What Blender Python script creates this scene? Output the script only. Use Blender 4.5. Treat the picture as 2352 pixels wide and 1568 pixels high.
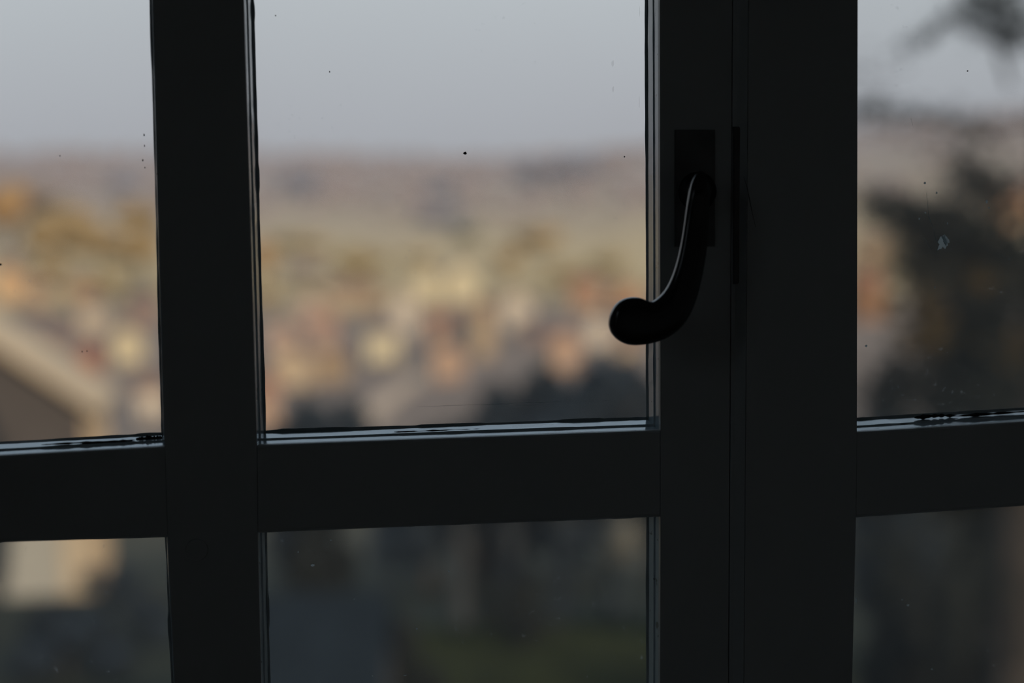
import bpy, bmesh, math, random
from math import sin, cos, tan, radians as R, pi
from mathutils import Vector, Matrix, noise

random.seed(7)
sc = bpy.context.scene
for o in list(bpy.data.objects):
    bpy.data.objects.remove(o)
col = sc.collection

# ------------------------------------------------------------------ camera
W, H = 2352, 1568
LENS = 50.0
F = LENS / 36.0 * W
PITCH, YAW, ROLL = 5.0, 7.0, 0.43
CAM = Vector((0.0, -0.855, 1.50))
fw = Vector((sin(R(YAW)) * cos(R(PITCH)), cos(R(YAW)) * cos(R(PITCH)), -sin(R(PITCH))))
rt0 = Vector((cos(R(YAW)), -sin(R(YAW)), 0))
up0 = rt0.cross(fw)
rt = rt0 * cos(R(ROLL)) - up0 * sin(R(ROLL))
up = up0 * cos(R(ROLL)) + rt0 * sin(R(ROLL))
cam = bpy.data.cameras.new('camera')
cam.lens = LENS; cam.sensor_width = 36.0
cam.clip_start = 0.02; cam.clip_end = 9000
cam.dof.use_dof = True
cam.dof.focus_distance = 0.885
cam.dof.aperture_fstop = 2.3
cam.dof.aperture_blades = 0
co = bpy.data.objects.new('camera', cam); col.objects.link(co)
m = Matrix((rt, up, -fw)).transposed().to_4x4()
m.translation = CAM
co.matrix_world = m
sc.camera = co

def ray(px, py):
    return (rt * ((px - W / 2) / F) + up * (-(py - H / 2) / F) + fw).normalized()
def at(px, py, v=0.0):
    """real point on the vertical plane y=v (metres)"""
    d = ray(px, py); t = (v - CAM.y) / d.y
    return CAM + d * t

# ------------------------------------------------------------------ world, sun, exposure
wd = bpy.data.worlds.new('world'); sc.world = wd; wd.use_nodes = True
nt = wd.node_tree; nt.nodes.clear()
tc = nt.nodes.new('ShaderNodeTexCoord'); sp = nt.nodes.new('ShaderNodeSeparateXYZ')
cr = nt.nodes.new('ShaderNodeValToRGB'); bg = nt.nodes.new('ShaderNodeBackground'); wo = nt.nodes.new('ShaderNodeOutputWorld')
ns = nt.nodes.new('ShaderNodeTexNoise'); ns.inputs['Scale'].default_value = 3.0; ns.inputs['Detail'].default_value = 3
ma = nt.nodes.new('ShaderNodeMath'); ma.operation = 'MULTIPLY_ADD'; ma.inputs[1].default_value = 0.06; 
nt.links.new(tc.outputs['Generated'], sp.inputs[0]); nt.links.new(tc.outputs['Generated'], ns.inputs['Vector'])
nt.links.new(ns.outputs['Fac'], ma.inputs[0]); nt.links.new(sp.outputs['Z'], ma.inputs[2])
nt.links.new(ma.outputs[0], cr.inputs[0]); nt.links.new(cr.outputs[0], bg.inputs[0]); nt.links.new(bg.outputs[0], wo.inputs[0])
e = cr.color_ramp.elements
e[0].position = 0.05; e[0].color = (.352, .356, .385, 1)
e[1].position = 0.21; e[1].color = (.500, .540, .570, 1)
x = e.new(0.10); x.color = (.405, .420, .455, 1)
x = e.new(0.55); x.color = (.50, .64, .78, 1)
bg.inputs[1].default_value = 1.10
sun = bpy.data.lights.new('sun', 'SUN'); so = bpy.data.objects.new('sun', sun); col.objects.link(so)
SUN_EL, SUN_AZ = 25.0, -24.0     # light travels toward +Y, slightly toward -X
sd = Vector((sin(R(SUN_AZ)) * cos(R(SUN_EL)), cos(R(SUN_AZ)) * cos(R(SUN_EL)), -sin(R(SUN_EL))))
so.rotation_euler = sd.to_track_quat('-Z', 'Y').to_euler()
so.location = (0, -20, 30)
sun.energy = 3.5; sun.color = (1, .80, .60); sun.angle = R(3)
sc.view_settings.view_transform = 'Standard'; sc.view_settings.look = 'None'
sc.view_settings.exposure = 0.0; sc.view_settings.gamma = 1.0
sc.view_settings.use_curve_mapping = False
sc.cycles.use_denoising = True
sc.cycles.max_bounces = 8; sc.cycles.transparent_max_bounces = 24
sc.cycles.sample_clamp_indirect = 4

# ------------------------------------------------------------------ helpers
def srgb(r, g, b):
    f = lambda c: (c / 255 / 12.92) if c <= 10 else ((c / 255 + .055) / 1.055) ** 2.4
    return (f(r), f(g), f(b), 1)
MATS = {}
def mat(name, c, rough=.7, var=.15, scale=3.0, metal=0.0, bump=0.0, spec=.5, stretch=None, second=None, coord='Object'):
    if name in MATS: return MATS[name]
    mm = bpy.data.materials.new(name); mm.use_nodes = True; n = mm.node_tree; b = n.nodes['Principled BSDF']
    t = n.nodes.new('ShaderNodeTexCoord'); mp = n.nodes.new('ShaderNodeMapping')
    if stretch: mp.inputs['Scale'].default_value = stretch
    n.links.new(t.outputs[coord], mp.inputs[0])
    no = n.nodes.new('ShaderNodeTexNoise'); no.inputs['Scale'].default_value = scale; no.inputs['Detail'].default_value = 5
    n.links.new(mp.outputs[0], no.inputs['Vector'])
    mx = n.nodes.new('ShaderNodeMix'); mx.data_type = 'RGBA'
    c2 = second or tuple(max(0, k * (1 - 2 * var)) for k in c[:3]) + (1,)
    mx.inputs[6].default_value = c2
    mx.inputs[7].default_value = tuple(min(1, k * (1 + var)) for k in c[:3]) + (1,) if not second else c
    rp = n.nodes.new('ShaderNodeMapRange'); rp.inputs[1].default_value = .3; rp.inputs[2].default_value = .7
    n.links.new(no.outputs['Fac'], rp.inputs[0]); n.links.new(rp.outputs[0], mx.inputs[0])
    n.links.new(mx.outputs[2], b.inputs['Base Color'])
    b.inputs['Roughness'].default_value = rough; b.inputs['Metallic'].default_value = metal
    b.inputs['Specular IOR Level'].default_value = spec
    if bump:
        bp = n.nodes.new('ShaderNodeBump'); bp.inputs['Strength'].default_value = bump; bp.inputs['Distance'].default_value = .002
        n.links.new(no.outputs['Fac'], bp.inputs['Height']); n.links.new(bp.outputs[0], b.inputs['Normal'])
    MATS[name] = mm
    return mm

def link(name, me, m, parent=None, loc=None, smooth=False):
    if m is not None and not me.materials: me.materials.append(m)
    o = bpy.data.objects.new(name, me); col.objects.link(o)
    if parent: o.parent = parent
    if loc is not None: o.location = loc
    if smooth: me.polygons.foreach_set('use_smooth', [True] * len(me.polygons))
    return o
def fin(bm, name):
    bmesh.ops.recalc_face_normals(bm, faces=bm.faces)
    me = bpy.data.meshes.new(name); bm.to_mesh(me); bm.free(); return me
def empty(name, loc=(0, 0, 0), rz=0):
    o = bpy.data.objects.new(name, None); col.objects.link(o); o.location = loc; o.rotation_euler = (0, 0, rz)
    o.empty_display_size = .2
    return o
def tag(o, label=None, cat=None, group=None, kind=None):
    if label: o['label'] = label
    if cat: o['category'] = cat
    if group: o['group'] = group
    if kind: o['kind'] = kind
    return o
def box(bm, x0, x1, y0, y1, z0, z1, bevel=0):
    r = bmesh.ops.create_cube(bm, size=1)
    for v in r['verts']:
        v.co = Vector(((x0 + x1) / 2 + v.co.x * (x1 - x0), (y0 + y1) / 2 + v.co.y * (y1 - y0), (z0 + z1) / 2 + v.co.z * (z1 - z0)))
    if bevel:
        es = list({e for v in r['verts'] for e in v.link_edges})
        bmesh.ops.bevel(bm, geom=es, offset=bevel, segments=2, affect='EDGES')
def boxes(name, lst, m, parent=None, bevel=0):
    bm = bmesh.new()
    for b in lst: box(bm, *b, bevel=bevel)
    return link(name, fin(bm, name), m, parent)
def tube_sections(bm, pts, rad, seg=8, cap=True):
    rings = []
    n = len(pts)
    for i, p in enumerate(pts):
        d = (pts[min(i + 1, n - 1)] - pts[max(i - 1, 0)]).normalized()
        a = d.cross(Vector((0.13, .9, .21))).normalized(); b = d.cross(a)
        rings.append([bm.verts.new(p + (a * cos(2 * pi * k / seg) + b * sin(2 * pi * k / seg)) * rad[i]) for k in range(seg)])
    for i in range(n - 1):
        for k in range(seg):
            bm.faces.new((rings[i][k], rings[i][(k + 1) % seg], rings[i + 1][(k + 1) % seg], rings[i + 1][k]))
    if cap:
        bm.faces.new(rings[0]); bm.faces.new(rings[-1][::-1])

# ------------------------------------------------------------------ materials of the window
def paint_mat(name, c, rough, chips=0.0):
    mm = bpy.data.materials.new(name); mm.use_nodes = True; n = mm.node_tree; b = n.nodes['Principled BSDF']
    t = n.nodes.new('ShaderNodeTexCoord')
    mp = n.nodes.new('ShaderNodeMapping'); mp.inputs['Scale'].default_value = (1, 1, 12)
    n.links.new(t.outputs['Object'], mp.inputs[0])
    no = n.nodes.new('ShaderNodeTexNoise'); no.inputs['Scale'].default_value = 60; no.inputs['Detail'].default_value = 6
    n.links.new(mp.outputs[0], no.inputs['Vector'])
    n2 = n.nodes.new('ShaderNodeTexNoise'); n2.inputs['Scale'].default_value = 35; n2.inputs['Detail'].default_value = 8
    mp2 = n.nodes.new('ShaderNodeMapping'); mp2.inputs['Scale'].default_value = (.6, 3, 3)
    n.links.new(t.outputs['Object'], mp2.inputs[0]); n.links.new(mp2.outputs[0], n2.inputs['Vector'])
    rp = n.nodes.new('ShaderNodeMapRange'); rp.inputs[1].default_value = .62 - chips; rp.inputs[2].default_value = .64 - chips
    n.links.new(n2.outputs['Fac'], rp.inputs[0])
    mx = n.nodes.new('ShaderNodeMix'); mx.data_type = 'RGBA'
    mx.inputs[6].default_value = c; mx.inputs[7].default_value = (c[0] * .25, c[1] * .22, c[2] * .22, 1)
    n.links.new(rp.outputs[0], mx.inputs[0]); n.links.new(mx.outputs[2], b.inputs['Base Color'])
    b.inputs['Roughness'].default_value = rough
    bp = n.nodes.new('ShaderNodeBump'); bp.inputs['Strength'].default_value = .05; bp.inputs['Distance'].default_value = .001
    n.links.new(no.outputs['Fac'], bp.inputs['Height']); n.links.new(bp.outputs[0], b.inputs['Normal'])
    return mm
M_wood = paint_mat('painted_wood', srgb(182, 187, 189), .30, chips=-.2)
M_bead = paint_mat('bead_paint', srgb(192, 212, 224), .16, chips=-.035)
M_bead.node_tree.nodes['Principled BSDF'].inputs['Specular IOR Level'].default_value = .9
M_bead.node_tree.nodes['Principled BSDF'].inputs['Coat Weight'].default_value = .8
M_bead.node_tree.nodes['Principled BSDF'].inputs['Coat Roughness'].default_value = .12
M_bead.node_tree.nodes['Principled BSDF'].inputs['Coat IOR'].default_value = 1.6
M_putty = paint_mat('putty', srgb(140, 152, 158), .35, chips=-.1)
M_iron = mat('black_iron', (.012, .012, .013, 1), rough=.22, var=.1, scale=40, bump=.05, spec=.6)
M_plate = mat('dark_plate', (.15, .15, .15, 1), rough=.6, var=.2, scale=30)
M_plaster = mat('room_plaster', (.74, .73, .72, 1), rough=.9, var=.05, scale=2)
M_floor = mat('floor_wood', (.28, .20, .13, 1), rough=.5, var=.2, scale=4, stretch=(1, 12, 1))
M_facade = mat('facade_render', (.45, .42, .37, 1), rough=.9, var=.1, scale=1.5)

def glass_mat(name, dust=.05, seed=0.0, tint=.985, sp=.14):
    mm = bpy.data.materials.new(name); mm.use_nodes = True; n = mm.node_tree; n.nodes.clear()
    out = n.nodes.new('ShaderNodeOutputMaterial')
    tr = n.nodes.new('ShaderNodeBsdfTransparent'); tr.inputs[0].default_value = (tint, tint * 1.004, tint * 1.002, 1)
    gl = n.nodes.new('ShaderNodeBsdfGlossy'); gl.inputs['Roughness'].default_value = .01
    fr = n.nodes.new('ShaderNodeFresnel'); fr.inputs[0].default_value = 1.45
    m1 = n.nodes.new('ShaderNodeMixShader'); n.links.new(fr.outputs[0], m1.inputs[0]); n.links.new(tr.outputs[0], m1.inputs[1]); n.links.new(gl.outputs[0], m1.inputs[2])
    du = n.nodes.new('ShaderNodeBsdfTranslucent'); du.inputs[0].default_value = (.55, .58, .60, 1)
    t = n.nodes.new('ShaderNodeTexCoord')
    mp = n.nodes.new('ShaderNodeMapping'); mp.inputs['Location'].default_value = (seed, seed * 1.7, seed * .6)
    n.links.new(t.outputs['Object'], mp.inputs[0])
    a = n.nodes.new('ShaderNodeTexNoise'); a.inputs['Scale'].default_value = 260; a.inputs['Detail'].default_value = 3
    n.links.new(mp.outputs[0], a.inputs['Vector'])
    ra = n.nodes.new('ShaderNodeMapRange'); ra.inputs[1].default_value = .66; ra.inputs[2].default_value = .80
    n.links.new(a.outputs['Fac'], ra.inputs[0])
    bno = n.nodes.new('ShaderNodeTexNoise'); bno.inputs['Scale'].default_value = 14; bno.inputs['Detail'].default_value = 4
    n.links.new(mp.outputs[0], bno.inputs['Vector'])
    rb = n.nodes.new('ShaderNodeMapRange'); rb.inputs[1].default_value = .45; rb.inputs[2].default_value = .72
    n.links.new(bno.outputs['Fac'], rb.inputs[0])
    mu = n.nodes.new('ShaderNodeMath'); mu.operation = 'MULTIPLY'; n.links.new(ra.outputs[0], mu.inputs[0]); n.links.new(rb.outputs[0], mu.inputs[1])
    ad = n.nodes.new('ShaderNodeMath'); ad.operation = 'MULTIPLY_ADD'; ad.inputs[1].default_value = sp; ad.inputs[2].default_value = dust
    n.links.new(mu.outputs[0], ad.inputs[0])
    m2 = n.nodes.new('ShaderNodeMixShader'); n.links.new(ad.outputs[0], m2.inputs[0]); n.links.new(m1.outputs[0], m2.inputs[1]); n.links.new(du.outputs[0], m2.inputs[2])
    n.links.new(m2.outputs[0], out.inputs[0])
    return mm

# ------------------------------------------------------------------ window joinery
# measured edge lines of the panes, each on the face plane of its casement
def line(p, q, v): return (at(*p, v), at(*q, v))
def vx(l, z):
    a, b = l; t = (z - a.z) / (b.z - a.z); return a.x + (b.x - a.x) * t
def hz(l, x):
    a, b = l; t = (x - a.x) / (b.x - a.x); return a.z + (b.z - a.z) * t
def isect(vl, hl):
    x = vl[0].x
    for _ in range(12):
        z = hz(hl, x); x = vx(vl, z)
    return Vector((x, hz(hl, x)))
def sh(l, dx=0, dz=0): return tuple(p + Vector((dx, 0, dz)) for p in l)

PW, PH, BAR = .238, .335, .0535
V2 = -.008
def leaf_lines():
    # column: {row: (left line, right line)}, horizontals per column: row1 bottom, row2 top
    Ar1 = line((352, 0), (379, 1025), 0); Ar2 = line((386, 1235), (401, 1568), 0)
    Bl1 = line((560, 0), (590, 1022), 0); Bl2 = line((592, 1225), (600, 1568), 0)
    Br1 = line((1515, 0), (1517, 988), 0); Br2 = line((1517, 1188), (1516, 1568), 0)
    Cl1 = line((1970, 0), (1968, 992), V2); Cl2 = line((1966, 1190), (1957, 1568), V2)
    return dict(
        A=dict(v={0: (sh(Ar1, -PW), Ar1), 1: (sh(Ar1, -PW), Ar1), 2: (sh(Ar2, -PW), Ar2)},
               h1=line((0, 1046), (379, 1025), 0), h2=line((0, 1247), (386, 1235), 0)),
        B=dict(v={0: (Bl1, Br1), 1: (Bl1, Br1), 2: (Bl2, Br2)},
               h1=line((590, 1022), (1516, 988), 0), h2=line((592, 1225), (1516, 1188), 0)),
        C=dict(v={0: (Cl1, sh(Cl1, PW)), 1: (Cl1, sh(Cl1, PW)), 2: (Cl2, sh(Cl2, PW))},
               h1=line((1970, 992), (2352, 968), V2), h2=line((1966, 1190), (2352, 1163), V2)),
        D=dict(v={0: (sh(Cl1, PW + BAR), sh(Cl1, 2 * PW + BAR)), 1: (sh(Cl1, PW + BAR), sh(Cl1, 2 * PW + BAR)), 2: (sh(Cl2, PW + BAR), sh(Cl2, 2 * PW + BAR))},
               h1=line((1970, 992), (2352, 968), V2), h2=line((1966, 1190), (2352, 1163), V2)),
    )
LL = leaf_lines()
def pane_quad(c, r):
    """TL, TR, BR, BL"""
    d = LL[c]; l, rr = d['v'][r]
    if r == 1: t, b = sh(d['h1'], 0, PH), d['h1']
    elif r == 0: t, b = sh(d['h1'], 0, 2 * PH + BAR), sh(d['h1'], 0, PH + BAR)
    else: t, b = d['h2'], sh(d['h2'], 0, -PH)
    return [isect(l, t), isect(rr, t), isect(rr, b), isect(l, b)]

def member(name, poly, v0, depth, m, parent, pane_edges=(), arris=.0024, face_in=0.0):
    """poly: 2D outline (x,z); pane_edges: indices i of edges poly[i]->poly[i+1] to be rounded"""
    bm = bmesh.new()
    f = [bm.verts.new((p.x, v0 + face_in, p.y)) for p in poly]
    b = [bm.verts.new((p.x, v0 + depth, p.y)) for p in poly]
    n = len(poly)
    bm.faces.new(f); bm.faces.new(b[::-1])
    for i in range(n): bm.faces.new((f[i], f[(i + 1) % n], b[(i + 1) % n], b[i]))
    es = [bm.edges.get((f[i], f[(i + 1) % n])) for i in pane_edges]
    if es: bmesh.ops.bevel(bm, geom=es, offset=arris, segments=4, profile=.5, affect='EDGES', clamp_overlap=True)
    return link(name, fin(bm, name), m, parent)

def inset_quad(q, du):
    """q TL TR BR BL, du = (top, right, bottom, left) inward offsets"""
    n = 4; out = []
    lines = []
    cen = sum(q, Vector((0, 0))) / 4
    for i in range(4):
        a, b = q[i], q[(i + 1) % 4]; d = (b - a).normalized(); nr = Vector((-d.y, d.x))
        if nr.dot(cen - a) < 0: nr = -nr
        lines.append((a + nr * du[i], d))
    for i in range(4):
        (a, d), (b, e2) = lines[i - 1], lines[i]
        den = d.x * e2.y - d.y * e2.x
        t = ((b.x - a.x) * e2.y - (b.y - a.y) * e2.x) / den
        out.append(a + d * t)
    return out
SEG = 70
def loop_pts(q, jit=0, seed=0):
    out = []
    cen = sum(q, Vector((0, 0))) / 4
    for i in range(4):
        a, b = q[i], q[(i + 1) % 4]; d = (b - a).normalized(); nr = Vector((-d.y, d.x))
        if nr.dot(cen - a) < 0: nr = -nr
        for k in range(SEG):
            p = a.lerp(b, k / SEG)
            if jit:
                w = noise.noise(Vector((p.x * 9 + seed, p.y * 9, seed))) + .5 * noise.noise(Vector((p.x * 70 + seed, p.y * 70, seed * 2)))
                if noise.noise(Vector((p.x * 26, p.y * 26, seed + 5))) > .32: w += .7
                fade = min(1, k / 3, (SEG - k) / 3)
                p = p + nr * w * jit * fade
            out.append(p)
    return out
def ring_mesh(name, secs, v0, m, parent):
    """secs: list of (quad, v, jitter, seed); a closed profile swept round the pane"""
    bm = bmesh.new(); rings = []
    for q, v, j, s in secs:
        rings.append([bm.verts.new((p.x, v0 + v, p.y)) for p in loop_pts(q, j, s)])
    n = len(rings[0])
    for i in range(len(rings)):
        A, B = rings[i], rings[(i + 1) % len(rings)]
        for k in range(n):
            bm.faces.new((A[k], A[(k + 1) % n], B[(k + 1) % n], B[k]))
    return link(name, fin(bm, name), m, parent)
S = (.9, 1, 1.25, 1)
def S_(u): return tuple(u * k for k in S)
def glazing(c, r, v0, parent, seed, gm):
    q = pane_quad(c, r)
    I = lambda u: inset_quad(q, S_(u))
    ring_mesh('glazing_bead', [(I(-.0003), .0030, 0, 0), (I(.0010), .0100, .0001, seed + 1), (I(.0011), .0104, 0, 0), (I(.0019), .0108, .00022, seed), (I(.0034), .0190, .00018, seed), (I(.0034), .0235, 0, 0), (I(-.0003), .0235, 0, 0)], v0, M_bead, parent)
    ring_mesh('putty_line', [(I(.0029), .0188, 0, 0), (I(.0034), .0184, .0002, seed + 1), (I(.0043), .0200, .0006, seed + 3), (I(.0045), .0204, .0006, seed + 3), (I(.0029), .0204, 0, 0)], v0, M_putty, parent)
    g = I(.0008)
    bm = bmesh.new()
    a = [bm.verts.new((p.x, v0 + .0205, p.y)) for p in g]; b = [bm.verts.new((p.x, v0 + .0235, p.y)) for p in g]
    bm.faces.new(a); bm.faces.new(b[::-1])
    for i in range(4): bm.faces.new((a[i], a[(i + 1) % 4], b[(i + 1) % 4], b[i]))
    return link('glass_pane', fin(bm, 'glass_pane'), gm, parent)

DEPTH = .031
def leaf(parent, cols, v0, xl, xr, seed, glassm, face_members):
    P = {(c, r): pane_quad(c, r) for c in cols for r in (0, 1, 2)}
    L, Rr = cols[0], cols[-1]
    ztop = max(P[(c, 0)][0].y for c in cols) + .075; zbot = min(P[(c, 2)][3].y for c in cols) - .085
    V = Vector
    ql = [P[(L, r)] for r in (0, 1, 2)]; qr = [P[(Rr, r)] for r in (0, 1, 2)]
    # outer stiles
    pts = [V((xl, zbot)), V((xl, ztop)), V((ql[0][0].x, ztop))]
    ed = []
    for q in ql:
        pts.append(q[0]); ed.append(len(pts) - 1); pts.append(q[3])
    pts.append(V((ql[2][3].x, zbot)))
    st = [member('stile', pts, v0, DEPTH, M_wood, parent, ed)]
    pts = [V((xr, zbot)), V((xr, ztop)), V((qr[0][1].x, ztop))]
    ed = []
    for q in qr:
        pts.append(q[1]); ed.append(len(pts) - 1); pts.append(q[2])
    pts.append(V((qr[2][2].x, zbot)))
    st.append(member('stile', pts, v0, DEPTH, M_wood, parent, ed))
    # vertical glazing bar between the two columns
    pts = [V((ql[0][1].x, ztop))]
    ed = []
    for q in ql:
        pts.append(q[1]); ed.append(len(pts) - 1); pts.append(q[2])
    pts.append(V((ql[2][2].x, zbot))); pts.append(V((qr[2][3].x, zbot)))
    for q in reversed(qr):
        pts.append(q[3]); ed.append(len(pts) - 1); pts.append(q[0])
    pts.append(V((qr[0][0].x, ztop)))
    member('glazing_bar', pts, v0, DEPTH, M_wood, parent, ed)
    for c in cols:
        q0, q1, q2 = (P[(c, r)] for r in (0, 1, 2))
        e_ = Vector((.00025, 0))
        def hb(name, tl, tr, br, bl, ed): return member(name, [tl + e_, tr - e_, br - e_, bl + e_], v0, DEPTH, M_wood, parent, ed, face_in=.0003)
        hb('cross_bar', q0[3], q0[2], q1[1], q1[0], (0, 2))
        hb('cross_bar', q1[3], q1[2], q2[1], q2[0], (0, 2))
        hb('top_rail', V((q0[0].x, ztop)), V((q0[1].x, ztop)), q0[1], q0[0], (2,))
        hb('bottom_rail', q2[3], q2[2], V((q2[2].x, zbot)), V((q2[3].x, zbot)), (0,))
    panes = {}
    for c in cols:
        for r in (0, 1, 2):
            panes[(c, r)] = glazing(c, r, v0, parent, seed + r * 3.1 + ord(c), glassm[min(r, 1) if r < 2 else 2])
    return panes, ztop, zbot, st

G_top = glass_mat('window_glass', .018, 1.3); G_low = glass_mat('dusty_window_glass', .028, 4.1, .97, .3); G_right = glass_mat('smeared_window_glass', .03, 7.7, .955, .3)
win1 = empty('window_1', (0, 0, 0)); tag(win1, 'dark painted casement on the left carrying the curled iron handle, paint chipped along its beads', 'window', kind='structure')
xA = at(1678, 600, 0).x
xl1 = pane_quad('A', 1)[0].x - .07
p1, ztop, zbot, st1 = leaf(win1, ('A', 'B'), 0.0, xl1, xA, 1.0, [G_top, G_top, G_low], None)
win2 = empty('window_2', (0, 0, 0)); tag(win2, 'dark painted casement on the right with a pale paint fleck on its glass, foliage behind', 'window', kind='structure')
xM = at(1716, 600, V2).x
xr2 = pane_quad('D', 1)[1].x + .07
p2, zt2, zb2, st2 = leaf(win2, ('C', 'D'), V2, xM, xr2, 5.0, [G_right, G_right, G_low], None)
# raised meeting moulding: a hollow between the two stiles
bm = bmesh.new()
prof = [(xA + .0006, .030), (xA + .0006, -.0002), (xA + .0018, -.0008)]
for k in range(1, 7):
    t = k / 6; prof.append((xA + .0018 + (xM - xA - .0024) * t, -.0008 - (abs(V2) - .0008) * (t ** 1.6)))
prof += [(xM - .0003, V2), (xM - .0003, .030)]
a = [bm.verts.new((p[0], p[1], zbot)) for p in prof]; b = [bm.verts.new((p[0], p[1], ztop)) for p in prof]
bm.faces.new(a); bm.faces.new(b[::-1])
for i in range(len(prof)): bm.faces.new((a[i], a[(i + 1) % len(prof)], b[(i + 1) % len(prof)], b[i]))
link('meeting_moulding', fin(bm, 'meeting_moulding'), M_wood, win2)
# wooden plug in the vertical bar
pc = at(452, 1262, 0)
bm = bmesh.new(); bmesh.ops.create_cone(bm, cap_ends=True, segments=28, radius1=.0068, radius2=.0064, depth=.0012, matrix=Matrix.Translation((pc.x, -.0004, pc.z)) @ Matrix.Rotation(pi / 2, 4, 'X'))
link('wooden_plug', fin(bm, 'wooden_plug'), M_wood, win1)

# handle --------------------------------------------------------------
def flat_plate(name, pxs, v, thick, m, parent, bev=.0006):
    bm = bmesh.new(); P = [at(x, y, 0) for x, y in pxs]
    f = [bm.verts.new((p.x, v - thick, p.z)) for p in P]; b = [bm.verts.new((p.x, v, p.z)) for p in P]; n = len(P)
    ff = bm.faces.new(f); bm.faces.new(b[::-1])
    for i in range(n): bm.faces.new((f[i], f[(i + 1) % n], b[(i + 1) % n], b[i]))
    bmesh.ops.bevel(bm, geom=list(ff.edges), offset=bev, segments=2, affect='EDGES')
    return link(name, fin(bm, name), m, parent)
LV = -.030
cl = [(1612, 392, 6), (1609, 402, 14), (1605, 420, 21), (1602, 450, 25), (1599, 490, 28), (1594, 540, 30), (1586, 590, 32), (1574, 640, 34), (1558, 685, 39), (1535, 718, 46), (1506, 738, 48), (1476, 739, 53), (1452, 736, 57.5), (1430, 734, 53), (1412, 733, 42), (1401, 732, 26), (1396, 731, 8)]
bm = bmesh.new(); rings = []
C3 = [at(x, y, LV) for x, y, w in cl]
SC = (C3[3] - C3[4]).length / math.hypot(cl[3][0] - cl[4][0], cl[3][1] - cl[4][1])
NS = 24
for i, (x, y, w) in enumerate(cl):
    a = C3[max(0, i - 1)]; b = C3[min(len(cl) - 1, i + 1)]
    d = (b - a); d.y = 0; d.normalize(); nr = Vector((-d.z, 0, d.x))
    ww = w * SC; th = min(.0068, ww * .62) if i > 3 else min(.0085, ww)
    dep = -.004 * min(1, i / 6)      # neck leans out toward the room
    ring = []
    for k in range(NS):
        t = 2 * pi * k / NS
        cx, cy = cos(t), sin(t)
        ex = math.copysign(abs(cx) ** .8, cx); ey = math.copysign(abs(cy) ** .7, cy)
        ring.append(bm.verts.new(C3[i] + nr * ww * ex + Vector((0, dep + th * ey, 0))))
    rings.append(ring)
for i in range(len(rings) - 1):
    for k in range(NS): bm.faces.new((rings[i][k], rings[i][(k + 1) % NS], rings[i + 1][(k + 1) % NS], rings[i + 1][k]))
bm.faces.new(rings[0]); bm.faces.new(rings[-1][::-1])
me = fin(bm, 'handle'); handle = link('handle', me, M_iron, win1, smooth=True)
md = handle.modifiers.new('sub', 'SUBSURF'); md.levels = 1; md.render_levels = 2
tag(handle, 'curled black iron lever handle with a round knob end')
pr = at(1602, 440, 0)
bm = bmesh.new()
prs = [(0.0, .0118), (-.0018, .0120), (-.0034, .0112), (-.0042, .0102), (-.0048, .0092), (-.018, .0078), (-.0245, .0074), (-.031, .0070)]
rr = []
for v, r_ in prs:
    f_ = v / LV; r_ = min(r_, .0064) if f_ > .2 else r_; hx = C3[2]
    cx_ = pr.x + (hx.x - pr.x) * f_; cz_ = pr.z + (hx.z - .004 - pr.z) * f_
    rr.append([bm.verts.new((cx_ + r_ * cos(2 * pi * k / 36), v, cz_ + r_ * sin(2 * pi * k / 36))) for k in range(36)])
for i in range(len(rr) - 1):
    for k in range(36): bm.faces.new((rr[i][k], rr[i][(k + 1) % 36], rr[i + 1][(k + 1) % 36], rr[i + 1][k]))
bm.faces.new(rr[0]); bm.faces.new(rr[-1][::-1])
ro = link('rose', fin(bm, 'rose'), M_iron, handle, smooth=True)
flat_plate('back_plate', [(1549, 298), (1641, 298), (1641, 566), (1549, 566)], -.0001, .0016, M_plate, handle)
flat_plate('keep_plate', [(1682, 291), (1700, 291), (1699, 652), (1682, 652)], -.0001, .0030, M_plate, win2)
# hairline scratch in the paint right of the keep
bm = bmesh.new(); tube_sections(bm, [at(x, y, V2 - .0001) for x, y in [(1708, 405), (1716, 430), (1722, 460), (1728, 490), (1736, 522)]], [.00012, .0002, .0003, .0002, .0001], 5)
link('paint_crack', fin(bm, 'paint_crack'), M_plate, win2)

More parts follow.
